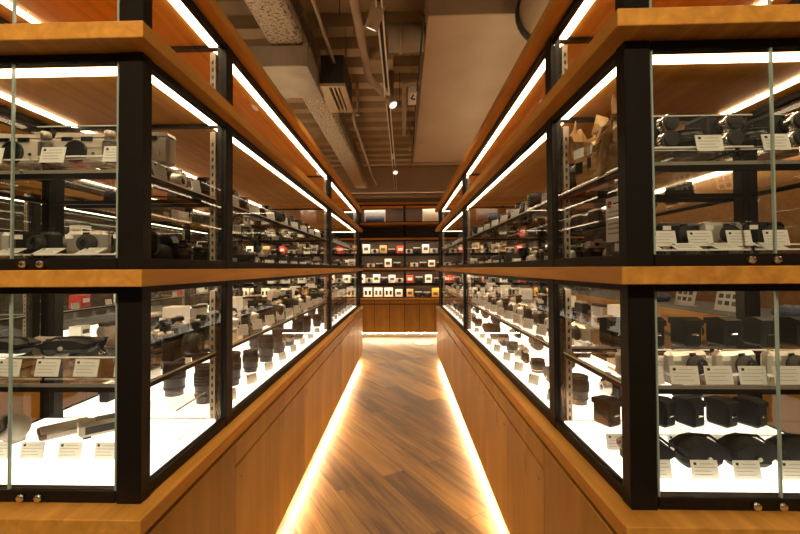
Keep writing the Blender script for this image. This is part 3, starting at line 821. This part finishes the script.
for i in range(9):
    y = .75+.42*i
    if i % 3 == 1:
        o = MB().box(-.09, .09, -.08, .08, 0, .075, M['blue'], .03); o = o.build('folded_cloth', None, (2.3, y, .906)); tag(o, f'{ORD[i//3]} folded blue-grey cloth from the front on the wall counter', 'cloth', 'cloths on the wall counter')
    else:
        b = MB(); b.T = Matrix.Rotation(-.2, 4, 'X'); b.box(-.11, .11, -.002, .002, 0, .26, M['card'])
        for k in range(4):
            for q in range(3): b.box(-.085+.06*q, -.045+.06*q, -.003, -.002, .04+.05*k, .07+.05*k, M['ink' if (k+q) % 2 else 'bgrey'])
        b.T = Matrix.Identity(4); b.box(-.06, .06, 0, .07, 0, .003, M['card'])
        o = b.build('leaflet', None, (2.24, y, .906)); o.rotation_euler = (0, 0, -PI/2)
        SEEN['lf'] = SEEN.get('lf', 0)+1
        tag(o, f'{ORD[SEEN["lf"]-1]} white printed leaflet from the front on the wall counter', 'leaflet', 'leaflets on the wall counter')

# ------------------------------------------------------------------ end display unit
YE = 6.93; EX0, EX1 = -3.1, 3.1
xp = [-2.95, -2.2, -1.47, -.74, .03, .70, 1.42, 2.15, 2.9]
def thing(name, loc): return empty(name, loc), Matrix.Translation(-Vector(loc))
for z, q in ((.70, 'counter'), (ZM, 'middle'), (ZU, 'upper'), (ZT, 'picture'), (2.36, 'topmost')):
    r, f = thing('wooden_shelf', (0, YE, z-T))
    part('board', r, f, (EX0, EX1, YE, YE+.48, z-T, z, M['slabx'], .0015))
    if q in ('middle', 'upper', 'topmost'):
        part('lip', r, f, (EX0, EX1, YE+.002, YE+.009, z-T-.028, z-T, M['black']))
        part('light_strip', r, f, (EX0+.1, EX1-.1, YE+.055, YE+.085, z-T-.008, z-T, M['led3' if q == 'topmost' else 'led2']))
    if q == 'topmost': part('added_uplight_strip', r, f, (EX0+.1, EX1-.1, YE+.11, YE+.135, 2.36, 2.366, M['up']))  # hidden strip added to light the face of the end beam
    tag(r, f'{q} oak board of the end unit across the aisle', 'shelf', 'oak boards of the end unit')
r, f = thing('display_frame', (0, YE, .70))
part('back_panel', r, f, (EX0, EX1, YE+.482, YE+.5, .70, 2.33, M['backp']))
for x in xp:
    for z0, z1 in ((.70, ZM-T), (ZM, ZU-T), (ZU, ZT-T), (ZT, 2.36-T)): part('post', r, f, (x-.02, x+.02, YE+.012, YE+.05, z0+.0005, z1-.0005, M['black']))
for z in (.70, ZM, ZU, ZT): part('rail', r, f, (EX0, EX1, YE+.015, YE+.04, z+.0006, z+.02, M['black']))
tag(r, 'black post frame and wooden back of the end unit', 'display unit')
for z, q in ((ZS1, 'lower'), (ZS2+.02, 'upper')):
    r, f = thing('steel_shelf', (0, YE+.06, z-.03))
    part('shelf_board', r, f, (EX0, EX1, YE+.06, YE+.47, z-.03, z, M['black'], .001))
    part('lip', r, f, (EX0, EX1, YE+.056, YE+.06, z-.045, z, M['black'])); part('light_strip', r, f, (EX0+.1, EX1-.1, YE+.07, YE+.09, z-.037, z-.0305, M['led2']))  # strip under each steel shelf added to brighten the goods below
    tag(r, f'{q} black steel shelf of the end unit', 'shelf', 'steel shelves of the end unit')
x = EX0; k = 0
while x < EX1-.1:
    r, f = thing('base_cabinet', (x+.13, YE+.2, 0))
    part('carcass', r, f, (x+.001, x+.259, YE+.03, YE+.48, .1, .66, M['body'])); part('plinth', r, f, (x+.001, x+.259, YE+.10, YE+.48, 0, .0995, M['dark']))
    part('door', r, f, (x+.004, x+.256, YE+.008, YE+.0295, .105, .585, M['door'], .001)); part('drawer_front', r, f, (x+.004, x+.256, YE+.008, YE+.0295, .600, .655, M['door'], .001))
    tag(r, f'{ORD[k]} oak base cabinet from the left under the end unit', 'cabinet', 'oak base cabinets of the end unit'); x += .26; k += 1
r, f = thing('floor_light', (0, YE+.05, .08))
part('channel', r, f, (EX0+.05, EX1-.05, YE+.036, YE+.07, .092, .0995, M['steel'])); part('light_strip', r, f, (EX0+.05, EX1-.05, YE+.04, YE+.065, .084, .0917, M['toe']))
tag(r, 'glowing light strip under the end unit cabinets', 'light strip')
random.seed(21)
def erow(z, kinds, step, place, x0=-2.9, x1=2.9, y=YE+.2):
    x = x0; i = 0
    while x < x1:
        q = kinds[i % len(kinds)]; o = put(q, x, y, z, random.uniform(-.1, .1), place, 'from the left', False)
        if q.startswith('small'): o.scale = (1.3, 1.2, random.uniform(1.5, 1.95)) if q not in ('smallcam', 'smallsil') else (1.25, 1.25, random.uniform(1.25, 1.6))
        x += step; i += 1
erow(ZS2+.02, ('smallcam', 'smallwhite', 'smallsil', 'smalltan', 'smallcam', 'smallred', 'smallsil'), .15, 'end unit upper steel shelf')
erow(ZM, ('smallsil', 'smallcam', 'smallwhite', 'smallcam', 'lens'), .155, 'end unit middle board')
erow(ZS1, ('smallwhite', 'smallsil', 'smallwhite', 'smallcam'), .135, 'end unit lower steel shelf', -2.9, -.02)
erow(ZS1, ('smallred', 'smallcam', 'smallwhite', 'smallcam'), .165, 'end unit lower steel shelf beyond the post', .12, 2.9)
erow(.70, ('phonebox', 'phonebox2', 'phonebox', 'smallwhite'), .185, 'end unit counter board', -2.85, 0)
erow(.70, ('smalltan', 'smallcam', 'smallcam', 'yellowbox'), .15, 'end unit counter board beyond the post', .12, 2.9)
for nm, x, w, h, m, lab in (('framed_print', -.49, .37, .235, 'print1', 'framed blue-grey photo print standing on the end unit, nearer the left'), ('framed_print', .49, .28, .245, 'print2', 'pale cream photo print standing on the end unit, nearer the right')):
    r = empty(nm, (x, YE+.09, ZT+.002)); r.rotation_euler = (-.06, 0, 0)
    MB().box(-w/2, w/2, 0, .012, 0, h, M['white'], .001).build('mount', r)
    MB().box(-w/2+.018, w/2-.018, -.001, 0, .018, h-.018, M[m]).build('photograph', r)
    MB().box(-.03, .03, .012, .05, 0, .01, M['blk2']).build('stand', r)
    tag(r, lab, 'picture')

# ------------------------------------------------------------------ ceiling services
def solo(b, name, label, cat, kind=None, group=None): return tag(b.build(name), label, cat, group, kind)
b = MB().box(-.82, -.61, -.2, 6.88, 2.60, 2.72, M['spray'], .02); b.box(-.76, -.67, -.2, 6.88, 2.72, 2.999, M['spray2'])
solo(b, 'ceiling_beam', 'long ceiling beam coated with rough sprayed fireproofing', 'beam', 'structure')
solo(MB().box(-3.5, 3.5, 7.06, 7.48, 2.555, 2.999, M['duct'], .004), 'ceiling_beam', 'broad plain beam crossing above the end unit', 'beam', 'structure')
r = empty('air_duct', (-1.0, 2.62, 2.45)); f = Matrix.Translation((1.0, -2.62, -2.45))
part('duct_body', r, f, (-1.7, -.575, 2.40, 2.86, 2.455, 2.585, M['duct2'], .004)); part('flange', r, f, (-.60, -.572, 2.39, 2.87, 2.448, 2.592, M['duct2'], .002))
tag(r, 'flat grey duct crossing under the sprayed beam', 'duct')
r = empty('air_diffuser', (-.48, 2.92, 2.47)); f = Matrix.Translation((.48, -2.92, -2.47))
part('plenum', r, f, (-.56, -.40, 2.72, 3.16, 2.49, 2.69, M['dark'])); 
part('grille_frame', r, f, (-.57, -.39, 2.71, 2.735, 2.47, 2.49, M['duct']), (-.57, -.39, 3.15, 3.175, 2.47, 2.49, M['duct']), (-.57, -.505, 2.735, 3.15, 2.47, 2.49, M['duct']), (-.485, -.475, 2.735, 3.15, 2.472, 2.49, M['duct']), (-.457, -.447, 2.735, 3.15, 2.472, 2.49, M['duct']), (-.43, -.39, 2.735, 3.15, 2.47, 2.49, M['duct']))
for x in (-.55, -.41): part('hanger_rod', r, f, (x-.004, x+.004, 2.9, 2.908, 2.69, 3.0, M['steel']))
tag(r, 'slotted air diffuser below a black box beside the sprayed beam', 'air vent')
r = empty('air_duct', (.7, 4, 2.70)); f = Matrix.Translation((-.7, -4, -2.70))
part('duct_body', r, f, (.155, 1.35, 2.33, 5.62, 2.70, 2.985, M['duct'], .004))
part('seam', r, f, (.150, 1.355, 3.4, 3.43, 2.697, 2.986, M['duct'])) if False else None
part('flange', r, f, (.14, 1.365, 5.60, 5.63, 2.69, 2.99, M['duct2']))
tag(r, 'wide pale rectangular duct above the right showcase', 'duct')
r = empty('round_duct', (.69, 1.9, 2.47)); f = Matrix.Translation((-.69, -1.9, -2.47))
b = MB(); b.T = f; b.cyl((.82, .9, 2.62), .175, 1.32, M['duct'], 'y', 32); b.build('duct_body', r)
b = MB(); b.T = f; b.lathe([(.174, 2.22), (.19, 2.22), (.19, 2.19), (.174, 2.19)], M['dark'], 32, (.82, 0, 2.62), 'y'); b.build('flange', r)
tag(r, 'short round duct with dark rim above the right showcase', 'duct')
solo(MB().tube([(-.46, -.2, 2.62), (-.46, 2.68, 2.62)], .011, M['pipe']), 'conduit', 'thin straight conduit leading to the black air diffuser box', 'conduit')
solo(MB().tube([(-.365, 3.0, 2.40), (-.40, 3.22, 2.44), (-.42, 5.6, 2.50), (-.42, 6.4, 2.56)], .012, M['pipe']), 'conduit', 'thin conduit running on beyond the air diffuser', 'conduit')
solo(MB().tube([(-.255, -.2, 2.67), (-.255, 2.9, 2.67), (-.25, 3.0, 2.67), (-.225, 3.1, 2.675), (-.12, 3.45, 2.69), (-.10, 3.55, 2.74), (-.10, 3.58, 2.99)], .027, M['pipe'], 14), 'water_pipe', 'thick painted pipe bending beside the lighting track', 'pipe')
r = empty('lighting_track', (-.11, 3.6, 2.52)); f = Matrix.Translation((.11, -3.6, -2.52))
part('rail', r, f, (-.128, -.120, -1.9, 6.6, 2.51, 2.545, M['white']), (-.100, -.092, -1.9, 6.6, 2.51, 2.545, M['white']), (-.128, -.092, -1.9, 6.6, 2.538, 2.548, M['dark']))
for y in (-1.4, 1.2, 2.75, 4.3, 5.9): part('hanger_rod', r, f, (-.114, -.106, y, y+.008, 2.548, 3.02, M['steel']))
for y in (2.9, 4.6): part('coupler', r, f, (-.132, -.088, y, y+.10, 2.503, 2.55, M['white']))
tag(r, 'lighting track hung along the middle of the aisle ceiling', 'lighting track')
def spot(px, py, pz, axis, lab, rad=.035, ln=.13):
    r = empty('track_spotlight', (px, py, pz)); d = Vector(axis).normalized()
    q = d.to_track_quat('Z', 'Y').to_matrix().to_4x4(); Tm = Matrix.Translation(d*(-ln*.5)) @ q
    b = MB(); b.T = Tm; b.lathe([(rad*.55, -ln*.5), (rad*.95, -ln*.42), (rad, -ln*.3), (rad, ln*.5), (rad*.9, ln*.5), (rad*.88, ln*.46)], M['pipe'], 20); b.build('lamp_housing', r)
    b = MB(); b.T = Tm; b.lathe([(rad*.885, ln*.462), (rad*.86, ln*.478), (.001, ln*.482)], M['lamp'], 20); b.build('lamp_face', r)
    up = -d*ln*.55
    b = MB().tube([up+Vector((0, 0, .0)), (-.110-px, py-py+up.y*.5, 2.505-pz)], .008, M['pipe'], 8); b.build('swivel_arm', r)
    b = MB().box(-.125-px, -.095-px, -.05+up.y*.5, .05+up.y*.5, 2.503-pz, 2.5095-pz+.0, M['pipe'], .002); b.build('adapter', r)
    tag(r, lab, 'spotlight', 'spotlights on the lighting track')
    ld = bpy.data.lights.new('spot_light', 'SPOT'); ld.energy = SPOTW; ld.color = (1, .78, .5); ld.spot_size = 1.1; ld.spot_blend = .8; ld.shadow_soft_size = .03
    lo = bpy.data.objects.new('spot_light', ld); COL.objects.link(lo); lo.parent = r
    lo.location = d*.012; lo.rotation_euler = d.to_track_quat('-Z', 'Y').to_euler()
SPOTW = 12
spot(-.155, 2.02, 2.44, (-.35, .35, -.85), 'track spotlight nearest the aisle mouth, tilted to the left')
spot(-.065, 2.98, 2.44, (.40, -.42, -.8), 'middle track spotlight showing its round white face')
spot(-.09, 5.15, 2.45, (.15, -.6, -.8), 'small far track spotlight near the end beam')
SPOTW = 105  # next two spotlights are added, out of view, to brighten the board fronts
spot(-.20, -1.0, 2.44, (-.55, 1.5, -.85), 'added track spotlight behind the viewer aimed at the left showcase end')
spot(-.02, -1.3, 2.44, (.62, 1.8, -.85), 'added track spotlight behind the viewer aimed at the right showcase end')
b = MB().cyl((-.09, 2.62, 2.74), .085, .24, M['duct2'], 'x', 24); b.lathe([(.095, -.02), (.095, .0)], M['duct2'], 24, (-.0, 2.62, 2.74), 'x')
solo(b, 'round_duct', 'stub of round duct between the track and pale duct', 'duct')
solo(MB().tube([(.14, 3.08, 2.66), (.06, 3.08, 2.66), (.025, 3.10, 2.66), (.02, 3.15, 2.66), (.02, 4.3, 2.66)], .02, M['pipe'], 12), 'conduit', 'conduit beside the pale rectangular duct', 'conduit')
r = empty('junction_box', (.085, 3.3, 2.62)); MB().box(-.035, .035, -.12, .12, 0, .06, M['white'], .004).build('enclosure', r)
MB().tube([(0, 0, 0), (.02, -.03, -.015), (-.01, -.06, -.02), (.01, -.09, 0)], .006, M['dark'], 6).build('cable', r); MB().box(-.004, .004, -.004, .004, .06, .40, M['steel']).build('hanger_rod', r)
tag(r, 'pale junction box with loose cable beside the rectangular duct', 'junction box')
r = empty('ceiling_speaker', (-.17, 2.78, 2.72)); MB().box(-.07, .11, -.02, .10, -.05, .06, M['pipe'], .006).build('enclosure', r)
b = MB(); b.lathe([(.042, -.021), (.036, -.027), (.018, -.027), (.012, -.031), (.002, -.031)], M['duct'], 20, (-.015, 0, .005), 'y'); b.build('cone', r); MB().box(0, .008, .04, .048, .06, .30, M['steel']).build('hanger_rod', r)
tag(r, 'boxy ceiling speaker with round cone beside the track', 'speaker')
for y, z, rr, lab in ((6.80, 2.47, .025, 'upper horizontal pipe crossing below the end beam'), (6.72, 2.41, .014, 'thin horizontal pipe crossing above the end unit')):
    solo(MB().tube([(-3.4, y, z), (3.4, y, z)], rr, M['pipe']), 'pipe', lab, 'pipe')
solo(MB().tube([(-.04, 1.0, 2.84), (-.04, 2.1, 2.84), (-.04, 2.22, 2.84)], .03, M['dark'], 12), 'pipe', 'dark pipe above the stub of round duct', 'pipe')
solo(MB().tube([(.04, 1.95, 2.99), (.04, 1.98, 2.80), (.04, 2.02, 2.74), (.06, 2.06, 2.72), (.14, 2.08, 2.72)], .035, M['pipe'], 14), 'pipe', 'bent pipe dropping from the decking beside the pale duct', 'pipe')
solo(MB().tube([(.125, 2.2, 2.62), (.12, 3.4, 2.64), (.125, 4.4, 2.62), (.12, 5.6, 2.64)], .006, M['dark'], 6), 'cable', 'dark cable sagging along the edge of the pale duct', 'cable')
for x, y in ((-.36, 2.3), (-.30, 2.5), (-.02, 3.6), (.03, 4.4)): solo(MB().cyl((x, y, 2.70), .003, .30, M['dark'], 'z', 6), 'hanger_rod', {-.36: 'thin hanger rod beside the straight conduit', -.30: 'thin hanger rod before the black air diffuser box', -.02: 'thin hanger rod beyond the middle spotlight', .03: 'thin hanger rod at the far end of the conduit'}[x], 'rod', None, 'hanger rods')
for x, y, lab in ((-.42, 3.75, 'sprinkler drop beside the far sprayed beam'), (.09, 4.9, 'sprinkler drop beside the far end of pale duct')):
    r = empty('sprinkler_head', (x, y, 2.7)); MB().cyl((0, 0, 0), .011, .30, M['pipe'], 'z', 10).build('drop_pipe', r); MB().lathe([(.006, -.04), (.02, -.035), (.02, -.032), (.006, -.03), (.008, 0)], M['sil'], 12).build('deflector', r)
    tag(r, lab, 'sprinkler', 'sprinklers')
o = MB().lathe([(.15, 0), (.15, .001), (.11, .001), (.11, .0002)], M['card'], 32).build('floor_sticker', None, (.32, 6.5, .0005)); tag(o, 'round white floor sticker in front of the end unit', 'sticker')

# ------------------------------------------------------------------ world, camera, colour
w = bpy.data.worlds.new('room_air'); sc.world = w; w.use_nodes = True
bg = w.node_tree.nodes['Background']; bg.inputs[0].default_value = (1.0, .72, .46, 1); bg.inputs[1].default_value = .12
cd = bpy.data.cameras.new('camera'); cam = bpy.data.objects.new('camera', cd); COL.objects.link(cam)
cd.sensor_width = 36; cd.lens = 18; cd.shift_x = .01125; cd.shift_y = .0012-.009; cd.clip_start = .02; cd.clip_end = 60
cam.matrix_world = Matrix.Translation((0, 0, CZ)) @ Matrix.Rotation(.03, 4, 'Z') @ Matrix.Rotation(PI/2+.018, 4, 'X') @ Matrix.Rotation(-.006, 4, 'Z')
sc.camera = cam
vs = sc.view_settings; vs.view_transform = 'Standard'; vs.look = 'None'; vs.gamma = 1; vs.use_curve_mapping = False; vs.exposure = .72
cy = sc.cycles
cy.max_bounces = 14; cy.diffuse_bounces = 5; cy.glossy_bounces = 5; cy.transparent_max_bounces = 64; cy.use_denoising = True
cy.sample_clamp_indirect = 6; cy.caustics_reflective = False; cy.caustics_refractive = False
